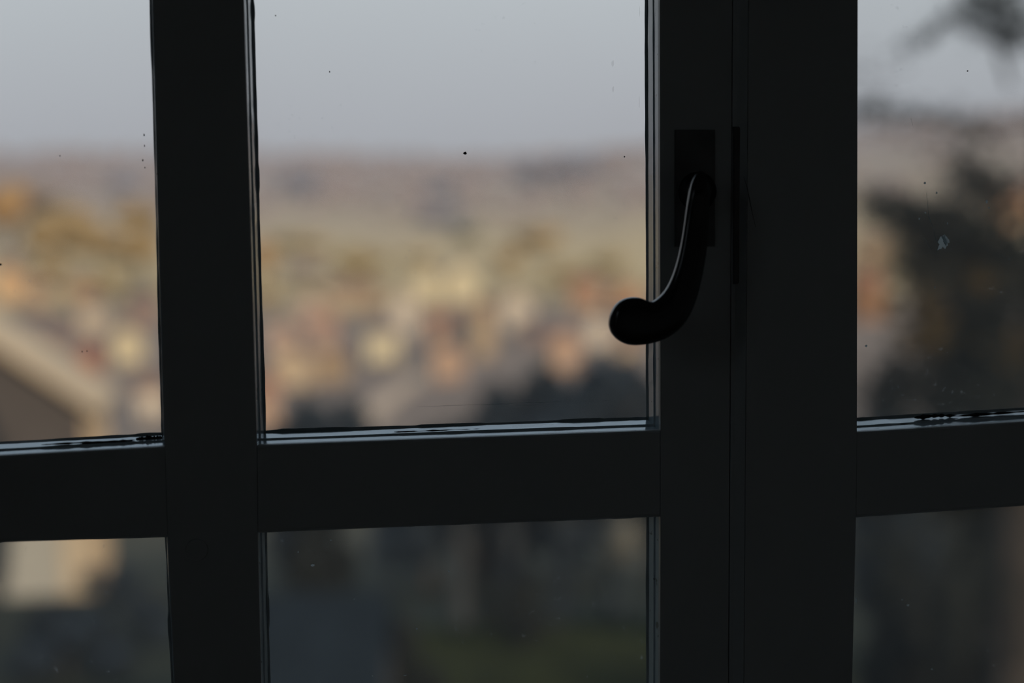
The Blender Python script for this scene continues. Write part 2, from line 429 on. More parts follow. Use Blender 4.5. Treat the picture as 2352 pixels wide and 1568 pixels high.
# marks on the glass -----------------------------------------------------
M_fleck = mat('pale_paint', srgb(170, 182, 186), rough=.8, var=.15, scale=300)
def translucent(mm, c, f=.75):
    n = mm.node_tree; b = n.nodes['Principled BSDF']; o_ = [k for k in n.nodes if k.type == 'OUTPUT_MATERIAL'][0]
    t_ = n.nodes.new('ShaderNodeBsdfTranslucent'); t_.inputs[0].default_value = c
    x_ = n.nodes.new('ShaderNodeMixShader'); x_.inputs[0].default_value = f
    n.links.new(b.outputs[0], x_.inputs[1]); n.links.new(t_.outputs[0], x_.inputs[2]); n.links.new(x_.outputs[0], o_.inputs[0])
translucent(M_fleck, (.42, .48, .50, 1))
M_dirt = mat('dirt_speck', (.01, .01, .012, 1), rough=.9)
def blob(name, px, py, w, h, v, m, parent, n=16, seed=0, rag=.35, ang=0):
    c = at(px, py, v); k_ = (at(px + 10, py, v) - c).length / 10
    bm = bmesh.new(); f = []; b = []
    for k in range(n):
        t = 2 * pi * k / n; r_ = 1 + rag * noise.noise(Vector((cos(t) * 1.7 + seed, sin(t) * 1.7, seed)))  + rag * .6 * noise.noise(Vector((cos(t) * 5 + seed, sin(t) * 5, seed)))
        X = cos(t) * w / 2 * r_ * k_; Z = sin(t) * h / 2 * r_ * k_
        X, Z = X * cos(ang) - Z * sin(ang), X * sin(ang) + Z * cos(ang)
        f.append(bm.verts.new((c.x + X, v - .0004, c.z + Z))); b.append(bm.verts.new((c.x + X, v, c.z + Z)))
    bm.faces.new(f)
    for i in range(n): bm.faces.new((f[i], f[(i + 1) % n], b[(i + 1) % n], b[i]))
    return link(name, fin(bm, name), m, parent)
gB, gA, gC, gB2, gC2, gA2 = p1[('B', 1)], p1[('A', 1)], p2[('C', 1)], p1[('B', 2)], p2[('C', 2)], p1[('A', 2)]
VG = .0205; VG2 = V2 + .0205
blob('dirt_speck', 1068, 352, 9, 6, VG, M_dirt, gB, seed=1)
blob('dirt_speck', 598, 881, 6, 6, VG, M_dirt, gB, seed=2)
blob('dirt_speck', 757, 165, 3, 4, VG, M_dirt, gB, seed=3)
blob('dirt_speck', 633, 36, 3, 3, VG, M_dirt, gB, seed=4)
blob('dirt_speck', 1434, 360, 3, 3, VG, M_dirt, gB, seed=5)
for px, py, w, h in [(138, 358, 3, 3), (331, 310, 3, 6), (328, 368, 3, 5), (332, 335, 2, 6), (2, 607, 5, 5), (333, 385, 2, 4), (200, 806, 2, 3), (189, 807, 2, 4)]:
    blob('dirt_speck', px, py, w, h, VG, M_dirt, gA, seed=px * .1)
blob('dirt_speck', 2222, 163, 3, 3, VG2, M_dirt, gC, seed=8)
fl = blob('paint_fleck', 2167, 558, 22, 30, VG2, M_fleck, gC, n=30, seed=9, rag=.8, ang=-.5); fl['label'] = 'pale dried paint fleck'
fl = blob('paint_fleck', 2171, 552, 14, 20, VG2 - .0003, M_fleck, gC, n=30, seed=12, rag=.8, ang=.5)
for px, py, w, h in [(2266, 463, 5, 7), (2271, 477, 3, 3), (2125, 488, 4, 4), (2111, 502, 3, 5), (2151, 443, 3, 5), (2124, 420, 5, 5), (1989, 794, 5, 5), (2176, 513, 2, 4), (2147, 660, 2, 5)]:
    blob('dust_grain', px, py, w, h, VG2, M_fleck, gC, seed=px * .07)
for px, py, w, h in [(1031, 1311, 4, 4), (718, 1297, 10, 6), (957, 1443, 4, 4), (856, 1551, 4, 4), (685, 1267, 3, 4), (930, 1550, 8, 2), (760, 1240, 4, 3), (813, 1375, 4, 3)]:
    blob('dust_grain', px, py, w, h, VG, M_fleck, gB2, seed=px * .07)
for px, py, w, h in [(2085, 1389, 6, 4), (1966, 1379, 2, 12), (2140, 1536, 4, 3), (2072, 1377, 3, 2)]:
    blob('dust_grain', px, py, w, h, VG2, M_fleck, gC2, seed=px * .07)
M_smear = mat('water_smear', srgb(120, 128, 132), rough=.9); 
_n = M_smear.node_tree; _o = [k for k in _n.nodes if k.type == 'OUTPUT_MATERIAL'][0]
_t = _n.nodes.new('ShaderNodeBsdfTransparent'); _x = _n.nodes.new('ShaderNodeMixShader'); _x.inputs[0].default_value = .86
_n.links.new(_n.nodes['Principled BSDF'].outputs[0], _x.inputs[1]); _n.links.new(_t.outputs[0], _x.inputs[2]); _n.links.new(_x.outputs[0], _o.inputs[0])
for px, py, w, h in [(1407, 146, 5, 14), (1408, 205, 4, 12), (1469, 27, 1.2, 22), (1468, 235, 1.2, 26)]:
    blob('water_smear', px, py, w, h, VG, M_smear, gB, seed=px * .03, n=12)
def scratch(pts, v, parent, w=.00016):
    bm = bmesh.new(); P = [at(x, y, v - .0002) for x, y in pts]; tube_sections(bm, P, [w * (.4 if i in (0, len(P) - 1) else 1) for i in range(len(P))], 4)
    link('scratch', fin(bm, 'scratch'), M_fleck, parent)
scratch([(958, 934), (1040, 931), (1120, 928)], VG, gB, .00007); scratch([(1110, 929), (1140, 927.5), (1175, 927)], VG, gB, .00012)
scratch([(1175, 925), (1230, 924), (1290, 922)], VG, gB, .00012); scratch([(1350, 922), (1395, 920)], VG, gB, .00012)
scratch([(1180, 932), (1270, 928)], VG, gB, .0001)
scratch([(2128, 440), (2133, 495), (2142, 520), (2151, 555)], VG2, gC, .0001); scratch([(2122, 545), (2146, 583)], VG2, gC, .0001)
scratch([(2092, 272), (2098, 292)], VG2, gC, .0001)
# dried paint crust on the bottom beads
M_crust = mat('old_putty_crumb', (.02, .018, .018, 1), rough=.8, var=.4, scale=200)
def crust(pts, v, parent, r_=.0012):
    bm = bmesh.new(); P = []
    for i in range(len(pts) - 1):
        for k in range(6): P.append(at(*[pts[i][j] + (pts[i + 1][j] - pts[i][j]) * k / 6 for j in (0, 1)], v))
    P.append(at(*pts[-1], v))
    tube_sections(bm, P, [r_ * max(.25, .8 + .9 * noise.noise(Vector((i * .7, 3, v * 99)))) * min(1, .3 + i / 4, .3 + (len(P) - 1 - i) / 4) for i in range(len(P))], 6)
    link('putty_crumb', fin(bm, 'putty_crumb'), M_crust, parent)
crust([(312, 1008), (330, 1006), (352, 1007), (372, 1004)], .014, win1, .0018)
crust([(95, 1021), (170, 1017), (255, 1014), (310, 1010)], .012, win1, .0008)
crust([(2100, 959), (2140, 955), (2165, 954), (2200, 955)], V2 + .014, win2, .0014)
crust([(2200, 955), (2280, 950), (2360, 944)], V2 + .013, win2, .0010)
crust([(905, 991), (960, 990), (1060, 987), (1130, 985)], .013, win1, .0006)

# ------------------------------------------------------------------ frame, walls, room
fx0, fx1, fz0, fz1 = xl1 - .0012, xr2 + .0012, min(zbot, zb2) - .002, max(ztop, zt2) + .002
fr = empty('trim_1'); tag(fr, 'dark fixed wooden frame around both casements', 'frame', kind='structure')
boxes('jamb', [(fx0 - .06, fx0, -.02, .06, fz0 - .05, fz1 + .06)], M_wood, fr, .002)
boxes('jamb', [(fx1, fx1 + .06, -.02, .06, fz0 - .05, fz1 + .06)], M_wood, fr, .002)
boxes('head', [(fx0, fx1, -.02, .06, fz1, fz1 + .06)], M_wood, fr, .002)
boxes('rebate_stop', [(fx0, fx0 + .014, .0325, .060, fz0, fz1), (fx1 - .014, fx1, .0325, .060, fz0, fz1), (fx0 + .014, fx1 - .014, .0325, .060, fz0, fz0 + .03), (fx0 + .014, fx1 - .014, .0325, .060, fz1 - .03, fz1)], M_wood, fr)
boxes('sill', [(fx0 - .06, fx1 + .06, -.14, .09, fz0 - .045, fz0)], M_wood, fr, .003)
GZ = -6.2
wx0, wx1, wz0, wz1 = fx0 - .055, fx1 + .055, fz0 - .045, fz1 + .055
RX0, RX1, RY0, RZ1 = -1.7, 2.4, -3.6, 2.8
wf = boxes('wall_front', [(RX0 - .2, wx0, -.24, .07, GZ - .6, RZ1 + .3), (wx1, RX1 + .2, -.24, .07, GZ - .6, RZ1 + .3), (wx0, wx1, -.24, .07, GZ - .6, wz0), (wx0, wx1, -.24, .07, wz1, RZ1 + .3)], M_plaster)
wf['kind'] = 'structure'
SY0, SY1, SZ0, SZ1 = -2.9, -1.15, .8, 2.5
o = boxes('wall_left', [(RX0 - .2, RX0, RY0, SY0, GZ - 2, RZ1), (RX0 - .2, RX0, SY1, -.24, GZ - 2, RZ1), (RX0 - .2, RX0, SY0, SY1, GZ - 2, SZ0), (RX0 - .2, RX0, SY0, SY1, SZ1, RZ1)], M_plaster); o['kind'] = 'structure'
w3 = empty('fill_window'); tag(w3, 'added unseen side window in the left wall, filling light onto the frame', 'window', kind='structure')  # added out of view to give the dark frame faces some fill light
xs = RX0 - .1
boxes('stile', [(xs - .03, xs + .03, SY0, SY0 + .06, SZ0, SZ1)], M_wood, w3); boxes('stile', [(xs - .03, xs + .03, SY1 - .06, SY1, SZ0, SZ1)], M_wood, w3)
boxes('top_rail', [(xs - .03, xs + .03, SY0 + .06, SY1 - .06, SZ1 - .06, SZ1)], M_wood, w3); boxes('bottom_rail', [(xs - .03, xs + .03, SY0 + .06, SY1 - .06, SZ0, SZ0 + .07)], M_wood, w3)
boxes('glazing_bar', [(xs - .02, xs + .02, (SY0 + SY1) / 2 - .025, (SY0 + SY1) / 2 + .025, SZ0 + .07, SZ1 - .06)], M_wood, w3)
boxes('glass_pane', [(xs - .002, xs + .002, SY0 + .06, SY1 - .06, SZ0 + .07, SZ1 - .06)], G_top, w3)
for nm, b in [('wall_right', (RX1, RX1 + .2, RY0, -.24, GZ - 2, RZ1)), ('wall_back', (RX0 - .2, RX1 + .2, RY0 - .3, RY0, GZ - 2, RZ1 + .3)),
              ('floor', (RX0, RX1, RY0, -.24, -.2, 0)), ('ceiling', (RX0 - .2, RX1 + .2, RY0, -.24, RZ1, RZ1 + .25))]:
    o = boxes(nm, [b], M_floor if nm == 'floor' else M_plaster); o['kind'] = 'structure'

# ------------------------------------------------------------------ terrain
HP = [(-220, 70), (-70, 26), (-25, 0), (-8, -5.8), (0, -6.2), (10, -6.3), (25, -7.2), (45, -10.8), (60, -14.2), (100, -21.5), (150, -28), (250, -36), (400, -38.5), (700, -35), (1000, -25), (1500, 2), (2200, 55), (2900, 118), (3300, 135), (3900, 60), (5200, 20)]  # first points: unseen rise behind the house, added to shade the near ground
def hbase(y):
    if y <= HP[0][0]: return HP[0][1]
    for i in range(len(HP) - 1):
        a, b = HP[i], HP[i + 1]
        if y <= b[0]:
            t = (y - a[0]) / (b[0] - a[0])
            s0 = HP[max(0, i - 1)]; s3 = HP[min(len(HP) - 1, i + 2)]
            m0 = (b[1] - s0[1]) / (b[0] - s0[0]) * (b[0] - a[0]) if i else b[1] - a[1]
            m1 = (s3[1] - a[1]) / (s3[0] - a[0]) * (b[0] - a[0])
            t2, t3 = t * t, t * t * t
            return (2 * t3 - 3 * t2 + 1) * a[1] + (t3 - 2 * t2 + t) * m0 + (-2 * t3 + 3 * t2) * b[1] + (t3 - t2) * m1
    return HP[-1][1]
def hgt(x, y):
    z = hbase(y)
    if y > 900:
        k = min(1, (y - 900) / 1800)
        z += k * (noise.noise(Vector((x * .0011, y * .0011, 2))) * 16 + (max(0, x / y - .13) * 260 if y < 4200 else 0))
    elif y > 60:
        z += min(1, (y - 60) / 120) * noise.noise(Vector((x * .012, y * .012, 7))) * 1.6
    return z
def hit(px, py, d0=8):
    d = ray(px, py); t = d0
    while t < 4500:
        p = CAM + d * t
        if p.z < hgt(p.x, p.y): return p
        t *= 1.01
    return CAM + d * 3000
bm = bmesh.new()
ys = [-220, -180, -140, -110, -85, -70, -55, -42, -32, -25, -18, -12, -8, -4, 0, 3, 6, 9, 12]
y = 12
while y < 5000: y *= 1.035; ys.append(y)
NX = 120; grid = []
for y in ys:
    w = 110 + abs(y) * 1.1
    grid.append([bm.verts.new(((k / NX * 2 - 1) * w, y, hgt((k / NX * 2 - 1) * w, y))) for k in range(NX + 1)])
for j in range(len(ys) - 1):
    for k in range(NX): bm.faces.new((grid[j][k], grid[j][k + 1], grid[j + 1][k + 1], grid[j + 1][k]))
MT = bpy.data.materials.new('valley_ground'); MT.use_nodes = True; n = MT.node_tree; b = n.nodes['Principled BSDF']; b.inputs['Roughness'].default_value = .95; b.inputs['Specular IOR Level'].default_value = .1
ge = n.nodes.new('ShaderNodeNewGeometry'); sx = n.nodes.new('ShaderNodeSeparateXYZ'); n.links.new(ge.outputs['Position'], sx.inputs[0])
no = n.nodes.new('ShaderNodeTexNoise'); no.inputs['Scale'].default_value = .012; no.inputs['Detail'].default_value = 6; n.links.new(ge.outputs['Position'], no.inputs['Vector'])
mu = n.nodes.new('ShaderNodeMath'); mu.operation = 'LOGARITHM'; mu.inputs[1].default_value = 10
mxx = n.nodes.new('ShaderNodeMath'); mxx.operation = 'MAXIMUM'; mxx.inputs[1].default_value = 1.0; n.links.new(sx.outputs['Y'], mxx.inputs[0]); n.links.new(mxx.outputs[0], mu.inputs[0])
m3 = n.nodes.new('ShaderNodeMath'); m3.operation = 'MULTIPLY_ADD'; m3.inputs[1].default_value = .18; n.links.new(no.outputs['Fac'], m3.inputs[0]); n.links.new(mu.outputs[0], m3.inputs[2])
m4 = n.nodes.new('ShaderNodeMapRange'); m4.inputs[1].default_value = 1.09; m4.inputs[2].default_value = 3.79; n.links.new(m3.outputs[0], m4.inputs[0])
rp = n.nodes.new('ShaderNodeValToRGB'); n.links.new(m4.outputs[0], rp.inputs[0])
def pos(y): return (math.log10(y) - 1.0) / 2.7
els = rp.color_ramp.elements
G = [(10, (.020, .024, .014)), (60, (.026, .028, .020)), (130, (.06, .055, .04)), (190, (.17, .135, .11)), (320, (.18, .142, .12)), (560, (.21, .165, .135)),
     (720, (.36, .275, .155)), (1000, (.41, .32, .195)), (1400, (.33, .265, .195)), (1900, (.295, .25, .21)), (2500, (.275, .235, .225)), (3600, (.28, .24, .235))]  # far stops carry the distance haze in the ground colour
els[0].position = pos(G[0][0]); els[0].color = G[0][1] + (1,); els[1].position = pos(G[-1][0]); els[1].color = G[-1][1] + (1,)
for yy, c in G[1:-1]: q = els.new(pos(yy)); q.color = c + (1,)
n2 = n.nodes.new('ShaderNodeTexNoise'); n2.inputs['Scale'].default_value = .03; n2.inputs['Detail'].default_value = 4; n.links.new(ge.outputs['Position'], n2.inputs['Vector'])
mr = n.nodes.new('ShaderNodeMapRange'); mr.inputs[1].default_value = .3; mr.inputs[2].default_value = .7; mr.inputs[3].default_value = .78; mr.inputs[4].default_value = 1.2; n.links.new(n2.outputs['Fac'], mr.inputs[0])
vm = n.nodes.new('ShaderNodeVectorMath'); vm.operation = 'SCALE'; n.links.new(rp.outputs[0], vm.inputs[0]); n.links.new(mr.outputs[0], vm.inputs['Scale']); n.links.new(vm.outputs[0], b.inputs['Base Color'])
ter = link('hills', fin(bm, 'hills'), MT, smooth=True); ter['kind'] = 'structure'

# ------------------------------------------------------------------ houses
def house(px, py, wpx, hpx, wall, roof, label, rot=0, d=None, roof_h=.35, aspect=1.1, gable=False):
    """centre of the lit wall at (px,py); foot on the ground"""
    p = hit(px, py + hpx / 2)
    dist = (p - CAM).length; k = dist / F
    w = wpx * k; h = hpx * k; dp = w * aspect; rh = w * roof_h
    root = empty('house', (p.x, p.y + dp / 2, p.z - .3), R(rot))
    tag(root, label, 'house')
    bm = bmesh.new(); hh = h + .3
    if gable:
        prof = [(-w / 2, 0), (w / 2, 0), (w / 2, hh), (0, hh + rh), (-w / 2, hh)]
        a = [bm.verts.new((x, -dp / 2, z)) for x, z in prof]; c = [bm.verts.new((x, dp / 2, z)) for x, z in prof]
    else:
        prof = [(-dp / 2, 0), (dp / 2, 0), (dp / 2, hh), (0, hh + rh), (-dp / 2, hh)]
        a = [bm.verts.new((-w / 2, x, z)) for x, z in prof]; c = [bm.verts.new((w / 2, x, z)) for x, z in prof]
    bm.faces.new(a); bm.faces.new(c[::-1])
    for i in range(5): bm.faces.new((a[i], a[(i + 1) % 5], c[(i + 1) % 5], c[i]))
    link('wall', fin(bm, 'wall'), mat('render_%d_%d_%d' % wall, tuple(c * .66 for c in srgb(*wall)[:3]) + (1,), .9, .06, .5), root)
    bm = bmesh.new(); t = .35; ov = .5
    hw, L = (w / 2, dp / 2) if gable else (dp / 2, w / 2)
    sl = rh / hw
    rp_ = [(-hw - ov, hh - ov * sl), (0, hh + rh), (hw + ov, hh - ov * sl), (hw + ov, hh - ov * sl + t), (0, hh + rh + t), (-hw - ov, hh - ov * sl + t)]
    def V3(x, z, s): return (x, s * (L + ov), z) if gable else (s * (L + ov), x, z)
    a = [bm.verts.new(V3(x, z, -1)) for x, z in rp_]; c = [bm.verts.new(V3(x, z, 1)) for x, z in rp_]
    for q in (a, c): bm.faces.new((q[0], q[1], q[4], q[5])); bm.faces.new((q[1], q[2], q[3], q[4]))
    for i in range(6): bm.faces.new((a[i], a[(i + 1) % 6], c[(i + 1) % 6], c[i]))
    link('roof', fin(bm, 'roof'), mat('roof_%d_%d_%d' % roof, srgb(*roof), .8, .12, 1.0), root)
    boxes('chimney', [(w * .18, w * .18 + 1.0, -.5, .5, hh + rh * .3, hh + rh + 1.2)], mat('chimney_brick', srgb(120, 85, 70), .9), root)
    nf = max(1, int(h / 3)); nw = max(2, int(w / 3.2))
    dark = mat('window_dark', (.03, .033, .04, 1), .2, .1)
    for f_ in range(nf):
        for j in range(nw):
            if f_ == 0 and j == nw // 2:
                boxes('door', [(-.5 + (j + .5 - nw / 2) * w / nw, .5 + (j + .5 - nw / 2) * w / nw, -dp / 2 - .06, -dp / 2 + .05, .3, 2.4)], mat('door_wood', srgb(80, 60, 45), .6), root); continue
            xc = (j + .5 - nw / 2) * w / nw; zc = .3 + 1.6 + f_ * h / nf
            boxes('window', [(xc - .4, xc + .4, -dp / 2 - .04, -dp / 2 + .05, zc - .55, zc + .55)], dark, root)
    return root
CREAM = (248, 232, 208); YEL = (242, 228, 190); PEACH = (212, 178, 150); PINK = (210, 184, 164); TAN = (200, 176, 144); WHITE = (238, 230, 214); ORANGE = (200, 162, 126); RED = (176, 118, 92); LILAC = (165, 152, 148); BEIGE = (214, 192, 160)
rG = (105, 95, 92); rB = (120, 92, 76); rR = (138, 96, 78); rD = (80, 76, 78)
HS = [
 (985, 668, 62, 58, YEL, rG, 'pale yellow house at the upper centre of the town, left one of the bright pair'),
 (1058, 662, 66, 66, YEL, rG, 'pale yellow house at the upper centre of the town, right one of the bright pair'),
 (716, 722, 52, 52, PINK, rG, 'greyish pink house near the left bar of the middle pane, round blur at mid height'),
 (790, 694, 62, 50, BEIGE, rB, 'beige house just right of and above the greyish pink one'),
 (846, 690, 50, 44, TAN, rB, 'tan house between the beige house and the bright yellow pair'),
 (930, 728, 48, 84, CREAM, rG, 'tall whitish house below the bright yellow pair'),
 (880, 797, 72, 66, YEL, rG, 'bright cream yellow house left of the tall peach house'),
 (1196, 724, 62, 64, CREAM, rG, 'lone cream house above the dark evergreens, right of centre'),
 (1012, 775, 50, 70, PEACH, rR, 'tall peach house in the middle of the town'),
 (1030, 842, 66, 66, PEACH, rD, 'peach house directly below the tall peach one, at the edge of the dark trees'),
 (1108, 768, 46, 110, TAN, rR, 'tall tan brown house touching the dark evergreens'),
 (1296, 816, 64, 66, PEACH, rR, 'peach house sunk into the dark trees left of the handle knob'),
 (1380, 770, 48, 56, CREAM, rG, 'small cream house just left of the handle knob'),
 (1352, 690, 66, 46, ORANGE, rR, 'orange house above and left of the handle knob'),
 (1450, 805, 50, 36, BEIGE, rB, 'beige house half hidden below the handle knob'),
 (648, 792, 66, 50, PINK, rR, 'dusty pink house at the left bar of the middle pane, second row up'),
 (672, 860, 90, 60, BEIGE, rB, 'wide beige house above the dark round shrub'),
 (765, 850, 60, 56, TAN, rB, 'tan house right of the wide beige one'),
 (604, 940, 62, 84, PEACH, rR, 'large peach house in the bottom left corner of the middle pane'),
 (745, 775, 56, 50, PINK, rR, 'dull pink house in the centre left cluster'),
 (20, 662, 52, 58, (236, 196, 150), rB, 'orange cream house at the left border of the photo'),
 (86, 690, 46, 46, TAN, rB, 'tan house right of the orange cream one in the left pane'),
 (190, 676, 44, 40, (210, 175, 130), rB, 'small peach brown house under the golden trees in the left pane'),
 (212, 737, 54, 56, (226, 208, 180), rG, 'whitish house in the middle of the left pane'),
 (290, 806, 64, 64, (236, 220, 180), rG, 'large pale cream house in the left pane, the brightest there'),
 (202, 838, 46, 50, RED, rR, 'brick red house left of the large pale cream one'),
 (348, 930, 50, 66, CREAM, rB, 'cream house against the left glazing bar, low in the left pane'),
 (60, 762, 60, 40, LILAC, rD, 'lilac grey house above the end of the sloping roof'),
 (330, 716, 50, 60, (176, 150, 136), rD, 'dull mauve house against the left glazing bar'),
 (140, 770, 50, 44, (160, 140, 130), rD, 'grey brown house right of the lilac grey one'),
 (1440, 690, 54, 40, (205, 160, 120), rR, 'light terracotta house above the handle knob'),
 (1225, 770, 46, 40, (150, 130, 122), rD, 'dim mauve house behind the lone cream one'),
 (2000, 690, 60, 90, (170, 128, 94), rR, 'orange house behind the foliage at the left of the right pane'),
 (2010, 590, 60, 50, TAN, rB, 'peach house above the orange one behind the foliage'),
 (2340, 490, 70, 60, ORANGE, rR, 'orange house at the right border seen through the branches'),
]
for h_ in HS: house(*h_, rot=random.uniform(-14, 14), gable=random.random() < .4)

# near house with the long sloping roof (left)
def near_house():
    y0 = 58.0
    A = lambda px, py: at(px, py, y0)
    ridge = A(-210, 668); eave = A(228, 952); foot = A(200, 1345)
    xr = eave.x; xw = A(196, 1000).x; zf = hgt(-12, y0) - .5
    xl = ridge.x - (xr - ridge.x)
    root = empty('house', (ridge.x, y0, zf)); ox, oz = ridge.x, zf
    tag(root, 'near house with a long pale roof and whitewashed ground floor', 'house')
    L = 5.0
    zr, ze = ridge.z - oz, eave.z - oz
    hw = xr - ox; ww = xw - ox
    zm = A(100, 1150).z - oz
    zwe = zr - (zr - ze) * (ww / hw) - .1
    def prism(name, pts, m, ya, yb):
        bm = bmesh.new(); a = [bm.verts.new((x, ya, z)) for x, z in pts]; c = [bm.verts.new((x, yb, z)) for x, z in pts]
        bm.faces.new(a); bm.faces.new(c[::-1]); n_ = len(pts)
        for i in range(n_): bm.faces.new((a[i], a[(i + 1) % n_], c[(i + 1) % n_], c[i]))
        return link(name, fin(bm, name), m, root)
    prism('gable_wall', [(-ww, zm), (ww, zm), (ww, zwe), (0, zr - .1), (-ww, zwe)], mat('grey_cladding', srgb(76, 70, 66), .9, .1, 1.2), 0, L)
    prism('ground_floor', [(-ww, 0), (ww, 0), (ww, zm), (-ww, zm)], mat('whitewash', srgb(158, 156, 146), .9, .06, .8), 0.05, L)
    t = .35
    prism('roof', [(-hw, ze), (0, zr), (hw, ze), (hw, ze + t), (0, zr + t), (-hw, ze + t)], mat('pale_roof', srgb(176, 156, 128), .8, .08, .6), -.5, L + .5)
    boxes('corner_board', [(ww - 1.1, ww + .05, -.08, .0, 0, zm + .2)], mat('cream_board', srgb(184, 168, 142), .8), root)
    boxes('side_wall', [(ww, ww + .08, 0, L, 0, zwe - .1)], mat('ochre_wash', srgb(216, 186, 146), .8), root)
    return root
near_house()

# pale lane winding down into the town
bm = bmesh.new(); pr_ = []
for px, py in [(800, 1010), (835, 975), (870, 940), (905, 910), (950, 880), (985, 850)]:
    p = hit(px, py); pr_.append(p)
L_, R_ = [], []
for i, p in enumerate(pr_):
    for s, arr in ((-1, L_), (1, R_)):
        x_ = p.x + s * 3.0; arr.append(bm.verts.new((x_, p.y, max(hgt(x_, p.y), p.z) + .25)))
for i in range(len(pr_) - 1): bm.faces.new((L_[i], R_[i], R_[i + 1], L_[i + 1]))
o = link('path', fin(bm, 'path'), mat('pale_lane', srgb(168, 146, 124), .9, .08, .2)); o['kind'] = 'structure'

# ------------------------------------------------------------------ trees
def lumpy_crown(n_, seed, flat=.8, sub=2):
    rnd = random.Random(seed); bm = bmesh.new()
    for i in range(n_):
        a = rnd.uniform(0, 2 * pi); r_ = rnd.uniform(0, .55); z = rnd.uniform(-.35, .5) * flat; s = rnd.uniform(.38, .62)
        q = bmesh.ops.create_icosphere(bm, subdivisions=sub, radius=s, matrix=Matrix.Translation((cos(a) * r_, sin(a) * r_, z)))
        for v in q['verts']:
            c_ = Vector((cos(a) * r_, sin(a) * r_, z)); d_ = v.co - c_
            v.co = c_ + d_ * (1 + .35 * noise.noise(v.co * 4 + Vector((seed, i, 0))))
    me = fin(bm, 'crown'); return me
def leafy_crown(nleaf, seed, size=.05, shell=True, cone=False):
    rnd = random.Random(seed); bm = bmesh.new()
    cl_ = [(Vector((rnd.uniform(-.6, .6), rnd.uniform(-.6, .6), rnd.uniform(-.6, .65))), rnd.uniform(.3, .5)) for _ in range(11)]
    if not cone:
        for c_, s in cl_:
            bmesh.ops.create_icosphere(bm, subdivisions=1, radius=s * .8, matrix=Matrix.Translation(c_))
    for _ in range(nleaf):
        if cone:
            z = rnd.random() ** 1.3; r_ = (1 - z) * (.85 + .25 * sin(z * 40)) * rnd.uniform(.45, 1); a = rnd.uniform(0, 2 * pi)
            p = Vector((cos(a) * r_ * .75, sin(a) * r_ * .75, z * 2 - 1))
        else:
            c_, s = rnd.choice(cl_); d_ = Vector((rnd.gauss(0, 1), rnd.gauss(0, 1), rnd.gauss(0, 1))).normalized()
            p = c_ + d_ * s * rnd.uniform(.5, 1)
        u = Vector((rnd.gauss(0, 1), rnd.gauss(0, 1), rnd.gauss(0, 1))).normalized(); w_ = u.orthogonal().normalized()
        s_ = size * rnd.uniform(.6, 1.3)
        v = [bm.verts.new(p + u * s_), bm.verts.new(p + w_ * s_ * .55), bm.verts.new(p - u * s_), bm.verts.new(p - w_ * s_ * .55)]
        bm.faces.new(v)
    me = bpy.data.meshes.new('crown'); bm.to_mesh(me); bm.free(); return me
def trunk_mesh(h, r_, seed=0):
    rnd = random.Random(seed); bm = bmesh.new()
    pts = [Vector((0, 0, -.4)), Vector((.03 * h, 0, h * .35)), Vector((0, .02 * h, h * .7)), Vector((.02 * h, 0, h))]
    tube_sections(bm, pts, [r_, r_ * .8, r_ * .6, r_ * .3], 8)
    for k in range(5):
        a = rnd.uniform(0, 6.28); z0 = h * rnd.uniform(.5, .8)
        tube_sections(bm, [Vector((0, 0, z0)), Vector((cos(a) * h * .15, sin(a) * h * .15, z0 + h * .15)), Vector((cos(a) * h * .28, sin(a) * h * .28, z0 + h * .32))], [r_ * .4, r_ * .28, r_ * .1], 6)
    return fin(bm, 'trunk')
LC = [lumpy_crown(7, s) for s in (1, 2, 3)]
LF = [leafy_crown(4200, s, .06) for s in (11, 12)]
CN = [leafy_crown(4200, 21, .07, cone=True)]
TM = trunk_mesh(1.0, .045, 3)
BARK = mat('bark', (.035, .028, .022, 1), .95, .2, 6); BARKG = mat('grey_bark', (.038, .042, .043, 1), .95, .2, 6)
def tree(p, w, h, m, label, group=None, kind='lumpy', trunk_h=.45, name='tree', bark=BARK):
    root = empty(name, (p[0], p[1], p[2]), random.uniform(0, 6))
    tag(root, label, 'tree' if name != 'shrub' else 'shrub', group)
    src = random.choice({'lumpy': LC, 'leafy': LF, 'cone': CN}[kind])
    key = src.name + m.name
    if key not in CR:
        c_ = src.copy(); c_.materials.clear(); c_.materials.append(m); CR[key] = c_
    o = link('crown', CR[key], None, root, smooth=(kind == 'lumpy'))
    ch = h * (1 - trunk_h * .6)
    o.scale = (w / 2 * 1.12, w / 2 * 1.12, ch / 2 * 1.2); o.location = (0, 0, h - ch / 2)
    if not TM.materials: TM.materials.append(BARK)
    t_ = link('trunk', TM if bark is BARK else TM.copy(), None, root); t_.scale = (h * .8, h * .8, h * .8)
    if bark is not BARK: t_.data.materials.clear(); t_.data.materials.append(bark)
    return root
CR = {}
def fol(name, c, var=.25): return mat(name, c, .85, var, 1.2, spec=.2)
F_gold = fol('golden_leaves', (.28, .20, .10, 1)); F_och = fol('ochre_leaves', (.31, .20, .10, 1)); F_olive = fol('olive_leaves', (.29, .225, .12, 1))
F_mauve = fol('bare_mauve_twigs', (.24, .20, .175, 1)); F_dark = fol('dark_evergreen', (.021, .031, .042, 1)); F_blk = fol('very_dark_leaves', (.012, .014, .012, 1)); F_grn = fol('dull_green', (.09, .10, .065, 1))
